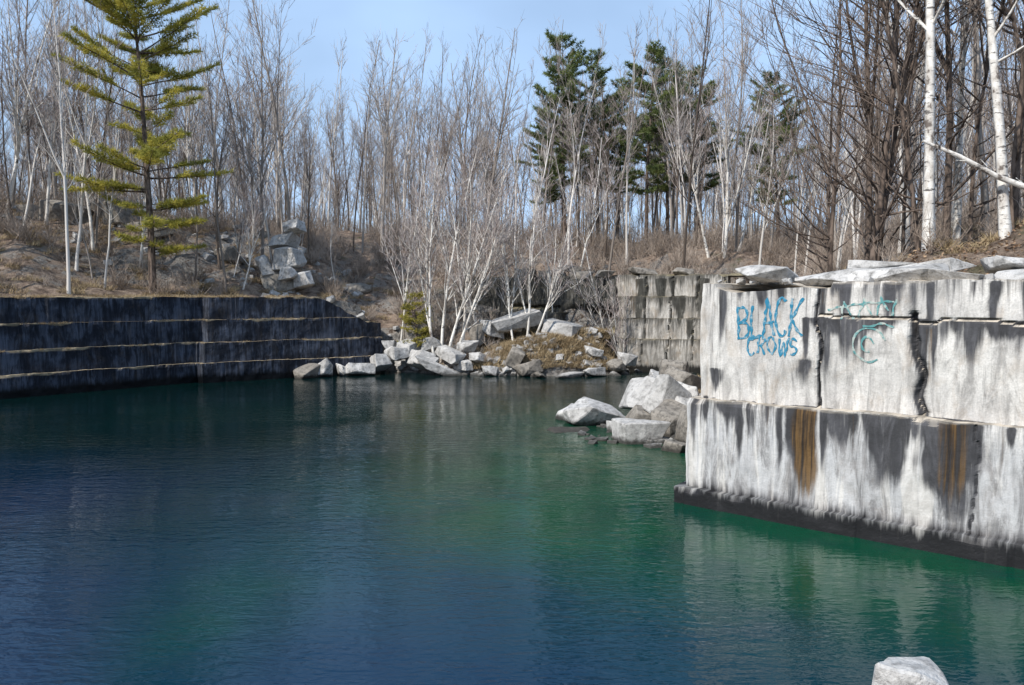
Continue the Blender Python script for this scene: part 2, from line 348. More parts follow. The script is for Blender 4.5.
# ------------------------------------------------------------------ quarry walls
class Wall:
    def __init__(self, name, plan, tiers, mat, u0=0.0, du=.07, dz=.07, blocks=None, cracks=(), stains=(), rusts=(),
                 topf=None, zb=-1.2, cap=3.0, seed=0, jit=.05, base_stain=0.0, capdrop=.5, edge_w=.12, ebrk=(.8, 1.6)):
        self.seed = seed; self.tiers = tiers; self.cracks = cracks; self.jit = jit; self.topf = topf
        P = [np.array(p, float) for p in plan]
        r = random.Random(seed)
        us = []; pos = []; nr = []
        ns = []
        for i in range(len(P)-1):
            t = (P[i+1]-P[i])/np.linalg.norm(P[i+1]-P[i]); ns.append(np.array([t[1], -t[0]]))
        ms = [ns[0]]+[(ns[i-1]+ns[i])/(1+ns[i-1]@ns[i]) for i in range(1, len(ns))]+[ns[-1]]
        acc = u0
        for i in range(len(P)-1):
            L = np.linalg.norm(P[i+1]-P[i]); n = max(2, int(L/du))
            for j in range(n+(1 if i == len(P)-2 else 0)):
                f = j/n; us.append(acc+f*L); pos.append(P[i]*(1-f)+P[i+1]*f)
                nr.append(ms[i]*(1-f)+ms[i+1]*f)
            acc += L
        self.us = np.array(us); self.pos = np.array(pos); self.nr = np.array(nr)
        self.joints = []
        for ti in range(len(tiers)):
            b = [self.us[0]-1]; v = [0]
            while b[-1] < self.us[-1]:
                b.append(b[-1]+r.uniform(*(blocks or (2.2, 4.5)))); v.append(r.uniform(-1, 1))
            self.joints.append((np.array(b), np.array(v)))
        rowsZ = []; rowsO = []; rowsT = []
        z0 = zb
        for ti, (zt, off) in enumerate(tiers):
            n = max(2, int((zt-z0)/dz))
            for j in range(n+1):
                rowsZ.append(z0+(zt-z0)*j/n); rowsO.append(off); rowsT.append(ti)
            z0 = zt
        U = self.us
        Vs = []; UV = []; DR = []; ED = []
        for z, o, ti in zip(rowsZ, rowsO, rowsT):
            zz, oo = self.shape(U, np.full(len(U), z), ti, o)
            Vs.append(np.column_stack([self.pos+self.nr*oo[:, None], zz])); UV.append(np.column_stack([U, zz]))
            dz_ = tiers[ti][0]-z
            DR.append(np.full(len(U), math.exp(-dz_/1.0)))
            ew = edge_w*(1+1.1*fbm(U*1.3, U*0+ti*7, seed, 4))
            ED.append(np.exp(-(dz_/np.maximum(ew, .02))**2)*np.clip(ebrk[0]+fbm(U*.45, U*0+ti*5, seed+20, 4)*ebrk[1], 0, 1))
        ztop, otop = self.shape(U, np.full(len(U), rowsZ[-1]), len(tiers)-1, rowsO[-1])
        for q in (.08, .35, .7, 1.1, 1.6, 2.1, 2.6, cap):
            if q > cap: continue
            zz = ztop+.10*fbm(U*.8, q*1.5+U*0, seed, 3)*min(1, q)-capdrop*max(0, (q-cap*.6)/cap)
            oo = otop-q
            Vs.append(np.column_stack([self.pos+self.nr*oo[:, None], zz])); UV.append(np.column_stack([U, zz+q]))
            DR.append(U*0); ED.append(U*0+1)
        R = len(Vs); C = len(U)
        V = np.concatenate(Vs); UV = np.concatenate(UV)
        idx = np.arange(R*C).reshape(R, C)
        F = np.column_stack([idx[:-1, :-1].ravel(), idx[:-1, 1:].ravel(), idx[1:, 1:].ravel(), idx[1:, :-1].ravel()])
        me = mesh_from(name, V, F, [mat])
        uvl = me.uv_layers.new(name='UVMap')
        li = np.empty(len(me.loops), dtype=np.int32); me.loops.foreach_get('vertex_index', li)
        uvl.data.foreach_set('uv', UV[li].astype(np.float32).ravel())
        u = UV[:, 0]; z = UV[:, 1]
        st = np.full(len(u), float(base_stain))
        for (c, w, zt, ln, s) in stains:
            wig = fbm(z*1.1, u*0+c, 2, 3)*.5*w+fbm(u*3, z*.5, c, 3)*.5*w
            ww = w*(1-.45*np.clip((zt-z)/ln, 0, 1))*1.15
            a = np.exp(-np.abs((u-c+wig)/ww)**2.4)
            lnn = ln*(1+.35*fbm(u*2.5, u*0, c, 3))
            b_ = np.clip((zt+.06-z)/.06, 0, 1)*np.clip((z-(zt-lnn))/(ln*.8), 0, 1)
            st = np.maximum(st, s*a*b_)
        for (ua, za, ub, zb_, w, dep) in cracks:
            st = np.maximum(st, 1.4*self.crack_mask(u, z, ua, za, ub, zb_, w*1.2))  # cracks darkened; for the wide ledge recess this paints in its shade
        ru = np.zeros(len(u))
        for (c, w, zt, ln, s) in rusts:
            a = np.exp(-np.abs((u-c+fbm(z*.8, u*0+c, 4, 3)*.3*w+fbm(u*4, z*.5, c, 3)*.3*w)/w)**2.5)
            ru = np.maximum(ru, s*a*np.clip((zt+.05-z)/.05, 0, 1)*np.clip((z-(zt-ln))/(ln*.5), 0, 1))
        for nm, arr in (('stain_shade', st), ('rust', ru), ('drip', np.concatenate(DR)), ('edge', np.concatenate(ED))):
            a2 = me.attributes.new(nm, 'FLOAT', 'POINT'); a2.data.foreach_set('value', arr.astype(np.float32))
        self.ob = link(bpy.data.objects.new(name, me))
    def crack_mask(self, u, z, ua, za, ub, zb, w):
        wob = fbm(u*1.7, z*1.7, 8, 4)*.16
        d = np.array([ub-ua, zb-za]); L = d@d
        t = np.clip(((u-ua)*d[0]+(z-za)*d[1])/L, 0, 1)
        nrm = np.hypot(u-ua-t*d[0], z-za-t*d[1])
        side = ((u-ua)*d[1]-(z-za)*d[0])/math.sqrt(L)
        dist = np.where((t > 0) & (t < 1), np.abs(side+wob), nrm)
        return np.exp(-(dist/w)**2)
    def shape(self, u, z, ti, off):
        s = self.seed
        b, v = self.joints[ti]
        k_ = np.clip(np.searchsorted(b, u)-1, 0, len(b)-1)
        o = off+self.jit*v[k_]
        near = np.min(np.abs(u[:, None]-b[None, :]), axis=1)
        o = o-.04*np.exp(-(near/.05)**2)
        o = o+.07*fbm(u*.5, z*.6, s, 3)+.035*fbm(u*2.2, z*2.2, s+3, 4)
        for (ua, za, ub, zb, w, dep) in self.cracks:
            o = o-dep*self.crack_mask(u, z, ua, za, ub, zb, w)
        zt = self.tiers[ti][0]
        zbm = self.tiers[ti-1][0] if ti > 0 else -99
        edge = .05*fbm(u*.6, u*0+ti, s, 3)+.035*fbm(u*3.5, u*0+ti*3, s+1, 3)
        ft = np.clip(1-(zt-z)/.6, 0, 1)
        zz = z+edge*ft
        if ti > 0:
            e0 = .05*fbm(u*.6, u*0+ti-1, s, 3)+.035*fbm(u*3.5, u*0+(ti-1)*3, s+1, 3)
            zz = zz+e0*np.clip(1-(z-zbm)/.6, 0, 1)*(1-ft)
        o = o-.10*np.clip(1-(zt-z)/.16, 0, 1)*np.clip(fbm(u*1.6, u*0, s+9+ti, 4)*2.2, 0, 1)
        if self.topf is not None: zz = np.minimum(zz, self.topf(u))
        return zz, o
    def point(self, u, z, ti, off, lift=.015):
        zz, oo = self.shape(np.array([u]), np.array([z]), ti, off)
        i = int(np.searchsorted(self.us, u)); i = min(max(i, 1), len(self.us)-1)
        f = (u-self.us[i-1])/(self.us[i]-self.us[i-1])
        p = self.pos[i-1]*(1-f)+self.pos[i]*f; n = self.nr[i-1]*(1-f)+self.nr[i]*f
        q = p+n*(oo[0]+lift)
        return (q[0], q[1], z)

RT = [(0.5, 0.0), (3.05, -.25), (6.35, -.62)]
LB = math.hypot(4.64, 7.0)
rr = random.Random(77)
drips = [(rr.uniform(.5, 12), rr.uniform(.05, .14), 3.04, rr.uniform(.5, 2.6), rr.uniform(.75, 1.3)) for _ in range(38)]
drips += [(rr.uniform(.8, 12), rr.uniform(.06, .18), rr.choice([6.3, 6.3, 5.4, 5.4]), rr.uniform(.6, 3.0), rr.uniform(.7, 1.15)) for _ in range(46)]
def rtop(u):
    return 6.25+.22*fbm(u*.55, u*0, 41, 3)+.10*np.sign(fbm(u*.9, u*0, 43, 2))
right_wall = Wall('marble_quarry_wall', [(9.3, 29.9), (4.66, 22.9), (4.66+.753*1.1, 22.9-.658*1.1), (18.2, 11.06), (21, 8.6)], RT, M_wallR, u0=-LB, du=.05, dz=.05,
    seed=5, jit=.035, blocks=(3.2, 5.5),
    cracks=[(3.92, 3.1, 3.86, 6.6, .035, .16), (6.15, 5.5, 6.4, 3.1, .09, .28), (3.9, 5.42, 13, 5.36, .025, .10),
            (7.7, 3.0, 7.55, .6, .022, .06), (9.6, 3.1, 9.7, 6.4, .04, .15)],
    stains=[(.85, .35, 3.9, .9, 1.0), (1.6, .4, 3.0, .8, 1.2), (.3, .18, 3.1, 3.0, 1.1), (3.0, .14, 3.0, 2.6, .9), (4.6, .45, 3.02, 1.3, 1.2),
            (3.65, .5, 3.05, 2.9, 1.25), (5.75, .45, 3.05, 2.9, 1.6), (5.2, .2, 3.05, 2.2, 1.1), (7.1, .62, 3.05, 3.2, 1.7), (6.35, .16, 5.4, 2.4, 1.4),
            (5.0, 1.3, 5.40, .7, 1.25), (8.5, 1.7, 5.4, .7, 1.3), (8.9, .3, 3.05, 2.4, 1.2), (2.3, .14, 3.0, 1.6, .8),
            (4.3, .25, 6.3, .8, .9), (7.4, .4, 5.4, 1.8, 1.0), (3.5, .3, 4.3, 1.2, .95), (10.5, .8, 3.0, 2.5, 1.3)]+drips,
    rusts=[(3.75, .36, 3.02, 3.0, 1.4), (7.2, .40, 3.02, 2.6, .95), (4.0, .08, 6.1, .6, .6), (5.6, .1, 6, 2.2, .6), (8.2, .15, 3.0, 1.5, .7), (4.9, .1, 3.0, 1.8, .7), (2.7, .08, 3.0, 1.4, .7), (6.5, .12, 5.2, 2, .8), (1.3, .1, 6.2, 2.5, .5)], edge_w=.07, topf=rtop)

def ltop(u):
    return np.interp(u, [0, 52, 56, 60, 64, 70], [20, 20, 20, 6.0, 4.0, 3.2])+.12*fbm(u*1.5, u*0, 2, 3)
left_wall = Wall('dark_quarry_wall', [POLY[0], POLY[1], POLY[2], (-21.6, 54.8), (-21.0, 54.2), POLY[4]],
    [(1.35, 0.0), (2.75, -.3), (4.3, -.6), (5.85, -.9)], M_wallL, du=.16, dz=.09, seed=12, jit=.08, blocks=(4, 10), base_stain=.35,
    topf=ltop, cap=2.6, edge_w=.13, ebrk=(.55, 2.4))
def btop(u): return 7.6+.35*fbm(u*.9, u*0, 6, 3)
back_wall = Wall('stained_quarry_wall', [(7.6, 66.5), (8.9, 62.8), (16.0, 60.8), (15.0, 57)],
    [(2.6, .0), (4.2, -.15), (5.9, -.3), (7.6, -.45)], M_wallB, du=.12, dz=.12, seed=21, jit=.12, blocks=(1.2, 2.4),
    cracks=[(5.2+q*1.9, 1, 5.3+q*1.9, 7.4, .05, .2) for q in range(4)],
    stains=[(5, .5, 7.3, 6, 1.4), (6.4, .4, 7.3, 3.5, 1.4), (7.9, .6, 5.9, 3, 1.4), (9.4, .5, 7.3, 6, 1.4), (10.6, .3, 4.4, 3, 1.2), (7.2, .3, 7.4, 2, 1.2), (8.7, .25, 4.2, 3, 1.2)],
    rusts=[(4.2, .6, 7.4, 5.5, .7)], topf=btop)
mid_wall = Wall('ledge_quarry_wall', [(-4.5, 67.2), (-1.0, 66.2), (2.8, 65.0), (8.2, 63.9)],
    [(4.6, .1), (5.7, -.35), (6.7, -.8), (7.5, -1.3)], M_wallB, du=.10, dz=.10, seed=31, jit=.28, blocks=(1.2, 3.0), base_stain=.8, zb=1.0,
    stains=[(11.2, 1.8, 5.2, 4, 2.2)], cracks=[(9.8, 3.9, 12.6, 3.95, .72, 2.2), (4.5, 5.1, 8.5, 5.0, .12, .5)], edge_w=.1)  # recess is also darkened in colour, painting in the shade of the hole

# ------------------------------------------------------------------ graffiti
def ribbon(V, F, pts2, w, ti, off):
    dense = []
    for a, b in zip(pts2[:-1], pts2[1:]):
        n = max(2, int(math.hypot(b[0]-a[0], b[1]-a[1])/.04))
        for j in range(n): f = j/n; dense.append((a[0]*(1-f)+b[0]*f, a[1]*(1-f)+b[1]*f))
    dense.append(pts2[-1])
    base = len(V)
    for i, p in enumerate(dense):
        q = dense[min(i+1, len(dense)-1)]; o = dense[max(i-1, 0)]
        dx, dy = q[0]-o[0], q[1]-o[1]; L = math.hypot(dx, dy) or 1
        nx_, ny_ = -dy/L, dx/L
        ww = w*(1+.35*math.sin(i*.9+p[0]*9))
        jx = .014*math.sin(i*.55+p[1]*7); jy = .014*math.cos(i*.47+p[0]*5)
        V.append(right_wall.point(p[0]+jx+nx_*ww, p[1]+jy+ny_*ww, ti, off)); V.append(right_wall.point(p[0]+jx-nx_*ww, p[1]+jy-ny_*ww, ti, off))
    for i in range(len(dense)-1):
        a = base+2*i; F.append((a, a+1, a+3, a+2))
def arc(cx, cy, rx, ry, a0, a1, n=10):
    return [(cx+rx*math.cos(math.radians(a0+(a1-a0)*i/n)), cy+ry*math.sin(math.radians(a0+(a1-a0)*i/n))) for i in range(n+1)]
L_ = {
 'B': [[(.05, 0), (0, 1)], [(-.1, 1)]+arc(.25, .76, .45, .24, 90, -90)+[(.02, .5)], [(.02, .5)]+arc(.3, .25, .55, .26, 90, -90)+[(-.06, 0)]],
 'L': [[(.05, 1.05), (0, 0), (.75, .05)]],
 'A': [[(-.05, -.08), (.42, 1.1), (.8, 0)], [(.05, .36), (.85, .44)]],
 'C': [arc(.45, .5, .45, .54, 50, 310, 14)],
 'K': [[(.05, 1.1), (.03, -.1)], [(.85, 1.05), (.05, .45), (.95, -.15)]],
 'R': [[(.05, 0), (0, 1)], [(-.08, 1)]+arc(.25, .74, .45, .26, 90, -90)+[(.05, .48)], [(.15, .48), (.8, -.05)]],
 'O': [arc(.42, .48, .42, .5, 80, 440, 16)],
 'W': [[(0, 1), (.22, 0), (.48, .75), (.7, 0), (.98, 1.05)]],
 'S': [arc(.4, .75, .34, .25, 30, 250, 9)+arc(.38, .25, .36, .27, 90, -140, 9)],
}
def word(txt, u, z, w, h, gap, slope, wd, V, F, seed):
    r = random.Random(seed)
    for i, ch in enumerate(txt):
        sh = r.uniform(-.12, .18); hs = r.uniform(.88, 1.15); dz_ = r.uniform(-.06, .06)
        for st in L_[ch]:
            ribbon(V, F, [(u+i*gap+p[0]*w+sh*p[1]*h*.5, z+dz_+(i*gap+p[0]*w)*slope+p[1]*h*hs) for p in st], wd, 2, RT[2][1])
V = []; F = []
word('BLACK', 1.66, 4.80, .38, .84, .36, .12, .034, V, F, 3)
word('CROWS', 1.92, 4.34, .27, .44, .30, .05, .028, V, F, 5)
M_paint = simple_mat('blue_spray_paint', (0.03, 0.19, 0.30), (0.28, 0.38, 0.42), 9, .6, lo=.46, hi=.70)
M_paint2 = simple_mat('green_spray_paint', (0.10, 0.26, 0.26), (0.40, 0.44, 0.40), 6, .7)
link(bpy.data.objects.new('blue_graffiti_lettering', mesh_from('graffiti', V, F, [M_paint])))
V = []; F = []
for st in [arc(5.15, 4.75, .40, .42, 20, 300, 18), arc(5.1, 4.78, .15, .2, 0, 300, 8), [(4.1, 5.62), (4.9, 5.78), (5.7, 5.85)], [(4.85, 5.4), (5.0, 5.9), (5.2, 5.45)],
           [(5.3, 5.5), (5.4, 5.95), (5.58, 5.6)], [(4.45, 5.4), (4.5, 5.85)], [(4.5, 5.85), (4.75, 5.4)], [(5.65, 5.5), (5.75, 5.9)], [(5.0, 5.2), (5.5, 5.3), (5.7, 5.2)]]:
    ribbon(V, F, st, .024, 2, RT[2][1])
link(bpy.data.objects.new('green_graffiti_scribble', mesh_from('graffiti2', V, F, [M_paint2])))

# ------------------------------------------------------------------ rocks
def rock_bm(size, seed, sub=2, rough=.06, block=.28):
    r = random.Random(seed)
    bm = bmesh.new()
    shx = r.uniform(-.35, .35); shy = r.uniform(-.3, .3)
    for sx in (-1, 1):
        for sy in (-1, 1):
            for sz in (-1, 1):
                bm.verts.new((sx*(1-r.random()*block*1.5)+shx*sz*.5, sy*(1-r.random()*block*1.5)+shy*sz*.5, sz*(1-r.random()*block*1.2)))
    for i in range(4):
        v = Vector((r.uniform(-1, 1), r.uniform(-1, 1), r.uniform(-1, 1))).normalized()*r.uniform(1.0, 1.25); bm.verts.new(v)
    res = bmesh.ops.convex_hull(bm, input=bm.verts)
    junk = [g for g in set(res['geom_interior']+res['geom_unused']) if isinstance(g, bmesh.types.BMVert)]
    if junk: bmesh.ops.delete(bm, geom=junk, context='VERTS')
    bmesh.ops.dissolve_limit(bm, angle_limit=math.radians(9), verts=bm.verts, edges=bm.edges)
    bmesh.ops.scale(bm, vec=Vector(size)*.5, verts=bm.verts)
    bmesh.ops.bevel(bm, geom=bm.edges[:], offset=min(size)*.03, segments=1, affect='EDGES')
    bmesh.ops.triangulate(bm, faces=bm.faces)
    if sub:
        for _ in range(sub): bmesh.ops.subdivide_edges(bm, edges=[e for e in bm.edges if e.calc_length() > min(size)*.14], cuts=1, use_grid_fill=False); bmesh.ops.triangulate(bm, faces=bm.faces)
        co = np.array([v.co[:] for v in bm.verts])
        f = 1.6/max(.3, min(size))
        d = np.column_stack([fbm(co[:, 0]*f+q*7, co[:, 1]*f+seed, co[:, 2]*f, 4) for q in range(3)])*rough*min(size)*1.6
        for v, dd in zip(bm.verts, d): v.co += Vector(dd)
    return bm
_rs = [100]
def boulder(px, py, pz, sx, sy, sz, rot=(0, 0, 0), mat=None, name='boulder', block=.28):
    _rs[0] += 1
    bm = rock_bm((sx, sy, sz), _rs[0], block=block)
    me = bpy.data.meshes.new(name); bm.to_mesh(me); bm.free(); me.materials.append(mat or M_rock)
    ob = link(bpy.data.objects.new(name, me)); ob.location = (px, py, pz)
    ob.rotation_euler = [math.radians(a) for a in rot]
    return ob
boulder(4.0, 37.2, .30, 3.2, 2.2, 1.4, (8, 14, 15), block=.45)
boulder(3.1, 38.5, .2, 1.8, 1.6, 1.1, (0, -10, 40), block=.4)
boulder(5.2, 32.6, .25, 2.2, 1.7, 1.6, (4, -6, 20), block=.5)
boulder(7.0, 38.2, 1.0, 3.3, 2.4, 1.9, (-12, 14, -18), block=.4)
boulder(8.7, 40.5, 1.5, 2.4, 2.0, 1.3, (10, 20, 30), M_rock_dark, block=.4)
boulder(6.9, 34.4, .5, 2.0, 2.0, 1.3, (14, -12, 50), M_rock_dark, block=.4)
boulder(7.6, 32.0, .4, 2.2, 2.0, 1.6, (-8, 22, 10), M_rock_dark)
boulder(7.3, 36.0, .9, 3.0, 1.2, 2.0, (10, 38, 25), M_rock, block=.35)
boulder(4.8, 35.0, .1, 1.4, 1.2, .8, (0, 10, 60))
boulder(6.0, 36.2, .35, 1.6, 1.3, 1.1, (20, 5, 10), M_rock_dark)
boulder(6.4, 30.6, .0, 1.1, 1.0, .7, (5, 5, 33), M_rock_dark)
boulder(8.9, 44, 1.6, 2.0, 1.7, 1.3, (5, 25, 80), M_rock_dark)
boulder(7.6, 42.3, .6, 1.8, 1.5, 1.2, (15, 5, 20), M_rock_dark)
boulder(8.0, 36.6, 1.3, 1.5, 1.3, 1.0, (15, 25, 70)); boulder(7.7, 35.3, .9, 1.3, 1.1, .9, (25, 5, 20))
boulder(2.4, 35.2, -.18, 2.2, 1.4, .5, (3, 2, 10), M_rock_dark)
boulder(9.2, 49, .6, 2, 1.5, 1.4, (15, 5, 20)); boulder(10.6, 52, .9, 2.4, 1.5, 1.4, (5, 15, 60), M_rock_dark)
far_r = [(-7.6, 63.6, 2.9, 2.4, 2, 1.5), (-8.9, 61.4, 1.5, 2.0, 1.6, 1.2), (-7.0, 60.9, 1.1, 2.8, 1.8, 1.5), (-4.8, 60.8, 1.5, 2.8, 1.6, 1.0),
         (-5.1, 59.8, .3, 4.4, 1.6, .8), (-15.0, 57.9, .25, 2.2, 1.3, 1.1), (-13.8, 58.6, .5, 1.5, 1.4, 1.3), (-11.4, 59.9, .3, 2.8, 1.6, 1.0),
         (-10.0, 60.6, .9, 1.6, 1.4, 1.4), (-3.4, 61.5, 2.0, 1.8, 1.4, 1.1), (-2.7, 62.6, 2.8, 1.3, 1.2, 2.0), (-1.6, 59.4, .3, 1.5, 1.2, .9),
         (-8.0, 62.3, 2.0, 2.3, 1.5, 1.0), (-3.6, 60.2, .7, 1.5, 1.3, .9), (6.0, 58.9, .25, 1.9, 1.2, .7), (7.8, 60.0, .6, 1.5, 1.3, 1.0),
         (4.2, 58.3, .1, 2.6, 1.1, .5), (6.2, 60.6, 1.7, 1.7, 1.3, .8), (-12.6, 59.6, .3, 1.3, 1.1, .8), (8.8, 61.0, 1.1, 1.4, 1.3, 1.0), (1.9, 58.3, .05, 1.4, 1, .5),
         (-6.2, 62.2, 2.1, 2.0, 1.5, 1.0), (-9.6, 62.6, 2.0, 1.2, 1.0, 1.0), (-6.1, 60.2, .9, 1.3, 1.0, .9), (-2.6, 60.5, 1.2, 1.5, 1.2, .9)]
for i, (x, y, z, a, b, c) in enumerate(far_r):
    boulder(x, y, z, a, b, c, (random.uniform(-25, 25), random.uniform(-25, 25), random.uniform(-60, 60)), M_rock if i % 5 else M_rock_dark, block=random.uniform(.3, .5))
boulder(0.4, 63.0, 4.0, 4.6, 2.4, 1.5, (10, -14, 12), block=.35)
boulder(3.7, 63.0, 3.5, 3.2, 2.0, 1.2, (6, 12, -20), block=.35)
boulder(-1.6, 63.0, 3.4, 2.2, 1.6, 1.3, (10, 10, 40)); boulder(.2, 59.5, 1.3, 1.5, 1.2, 1.5, (10, 25, 0), M_rock_dark)
boulder(1.2, 59.2, .6, 2.2, 1.2, 1.0, (5, -15, 10), M_rock_dark)
for (x, y, z, a, b, c) in [(3.4, 67.0, 7.6, 2.6, 1.8, .8), (5.8, 66.2, 7.6, 2.2, 1.6, .8), (1.0, 67.6, 7.7, 2.4, 2, 1.0), (4.8, 67.4, 8.2, 2.0, 1.6, .7), (7.6, 65.6, 7.7, 1.8, 1.5, .7), (10.5, 63.6, 7.8, 2.4, 1.6, .6), (13.5, 63, 7.8, 2, 1.5, .6)]:
    boulder(x, y, z, a, b, c, (random.uniform(-8, 8), random.uniform(-8, 8), random.uniform(-30, 30)), M_rock_dark, block=.35)
for (x, y, z, a, b, c, m) in [(-18.2, 63.5, 0.6, 3.2, 2.2, 2.0, 1), (-17.5, 63.2, 2.4, 2.4, 2.0, 1.7, 0), (-18.0, 63.6, 3.8, 2.6, 2.0, 1.2, 0), (-17.0, 63.0, 4.9, 1.7, 1.6, 1.1, 0), (-19.4, 63.3, 1.8, 1.2, 1.6, 1.8, 0), (-16.3, 62.8, .8, 1.7, 1.6, 1.5, 0), (-17.4, 62.4, 1.2, 1.6, 1.2, 1.2, 0)]:
    boulder(x, y, gz(-18, 63.5)+z, a, b, c, (random.uniform(-12, 12), random.uniform(-14, 14), random.uniform(-30, 30)), M_rock_dark if m else M_rock, block=.38)
for (x, y, a, b, c) in [(-36, 65, 4, 3, 2.2), (-32.5, 66, 3.2, 3, 2.4), (-29, 65, 3.6, 2.6, 1.8), (-40, 66, 3.6, 3, 2), (-23.5, 66, 2.6, 2.6, 1.6), (-13, 68.5, 2.6, 2, 1.3), (12, 68, 3.2, 3, 1.2), (-2, 73, 3, 2, 1.3), (20, 68, 3.4, 3, 1.6)]:
    boulder(x, y, gz(x, y)+c*.08, a, b, c, (random.uniform(-8, 8), random.uniform(-10, 10), random.uniform(-30, 30)), M_rock_dark, block=.5)
def onwall(u, back): return (4.66+.753*u+.658*back, 22.9-.658*u+.753*back)
for (u, bk, z, a, b, c, rx, ry, rz) in [(2.0, 1.6, 6.60, 1.9, 1.4, .5, 2, 3, -38), (3.9, 1.8, 6.42, 2.4, 1.7, .42, 0, -7, -44), (5.4, 1.7, 6.50, 2.5, 1.7, .5, 4, -3, -34),
                                       (6.9, 1.6, 6.38, 2.0, 1.6, .45, 0, 6, -49), (8.8, 1.8, 6.42, 2.8, 1.7, .5, 3, -2, -40), (4.7, 2.7, 6.75, 2.0, 1.6, .4, 0, 5, -20), (10.8, 1.8, 6.45, 2.6, 1.8, .5, 0, 0, -41),
                                       (1.7, 2.6, 6.45, 1.2, 1.0, .35, 0, 6, 10), (6.2, 2.5, 6.7, 1.5, 1.2, .4, 5, -8, -60), (7.9, 2.6, 6.7, 1.6, 1.3, .35, -4, 7, -15)]:
    x, y = onwall(u, bk); boulder(x, y, z, a, b, c, (rx, ry, rz), name='stone_slab', block=.42)
boulder(2.56, 5.1, 3.14, .62, .5, .95, (5, 5, 20), M_rock, block=.6)
boulder(3.1, 5.3, 2.95, .5, .4, .6, (5, 15, 70), M_rock, block=.45)
BV = []; BF = []
lib = []
for s in range(8):
    bm = rock_bm((1, .8, .6), 500+s, sub=0); bm.verts.ensure_lookup_table()
    for i, v in enumerate(bm.verts): v.index = i
    lib.append((np.array([v.co[:] for v in bm.verts]), [[v.index for v in f.verts] for f in bm.faces])); bm.free()
def add_rub(x, y, s, z=None):
    co, fs = lib[random.randrange(8)]
    R = np.array(Euler((random.uniform(-.5, .5), random.uniform(-.5, .5), random.uniform(0, 6.3))).to_matrix())
    b = len(BV); BV.extend((co*s@R.T+np.array([x, y, z])).tolist()); BF.extend([[i+b for i in f] for f in fs])
cand = []
for _ in range(430): cand.append((random.uniform(-12, 10), random.uniform(58.5, 64), random.uniform(.25, .95)))
for _ in range(240): cand.append((random.uniform(5.5, 10), random.uniform(31, 52), random.uniform(.25, .9)))
for _ in range(60): cand.append((random.uniform(3, 7), random.uniform(32, 39), random.uniform(.2, .6)))
for _ in range(120): cand.append((random.uniform(-40, -12), random.uniform(60, 72), random.uniform(.3, 1.0)))
for _ in range(80): cand.append((random.uniform(9, 20), random.uniform(60, 66), random.uniform(.3, .9)))
cx = np.array([c[0] for c in cand]); cy = np.array([c[1] for c in cand]); cz = ground(cx, cy); csd = pit_dist(cx, cy)[0]
for (x, y, s), z, sd in zip(cand, cz, csd):
    if z < -1.5 and not (3 < x < 7 and y < 39): continue
    add_rub(x, y, s, max(z, -.08)+.05*s if z > -1.5 else -.05)
for _ in range(80):
    u = random.uniform(.8, 12); x, y = onwall(u, random.uniform(.9, 3)); add_rub(x, y, random.uniform(.08, .3), 6.38)
link(bpy.data.objects.new('rock_rubble', mesh_from('rock_rubble', BV, BF, [M_rock])))
print('rocks', time.time()-T0)

# ------------------------------------------------------------------ trees
class TB:
    def __init__(self): self.V = []; self.F = []; self.M = []
    def tube(self, pts, rad, sides, m):
        b = len(self.V); n = len(pts)
        d = (pts[-1]-pts[0]).normalized()
        ref = Vector((random.uniform(-1, 1), random.uniform(-1, 1), random.uniform(-1, 1)))
        a = d.cross(ref).normalized(); c = d.cross(a)
        if sides == 2:      # thin twig: one narrow strip
            for i in range(n): self.V.append(pts[i]+a*rad[i]); self.V.append(pts[i]-a*rad[i])
            for i in range(n-1): q = b+2*i; self.F.append((q, q+1, q+3, q+2)); self.M.append(m)
            return
        for i in range(n):
            r = rad[i]
            for s in range(sides):
                t = 6.28318*s/sides; self.V.append(pts[i]+a*(math.cos(t)*r)+c*(math.sin(t)*r))
        for i in range(n-1):
            for s in range(sides):
                s2 = (s+1) % sides; q = b+i*sides
                self.F.append((q+s, q+s2, q+s2+sides, q+s+sides)); self.M.append(m)
    def arrays(self): return np.array([v[:] for v in self.V]), np.array(self.F), np.array(self.M)
    def mesh(self, name, mats):
        V, F, M = self.arrays(); return quad_mesh(name, V, F, mats, M)
def path(r, p, d, L, n, up, wob):
    pts = [p.copy()]; d = d.normalized()
    for i in range(n):
        d = (d+Vector((r.uniform(-wob, wob), r.uniform(-wob, wob), r.uniform(-wob, wob)+up))).normalized()
        pts.append(pts[-1]+d*(L/n))
    return pts
def at(pts, t):
    f = t*(len(pts)-1); i = min(int(f), len(pts)-2); return pts[i].lerp(pts[i+1], f-i), (pts[i+1]-pts[i]).normalized()
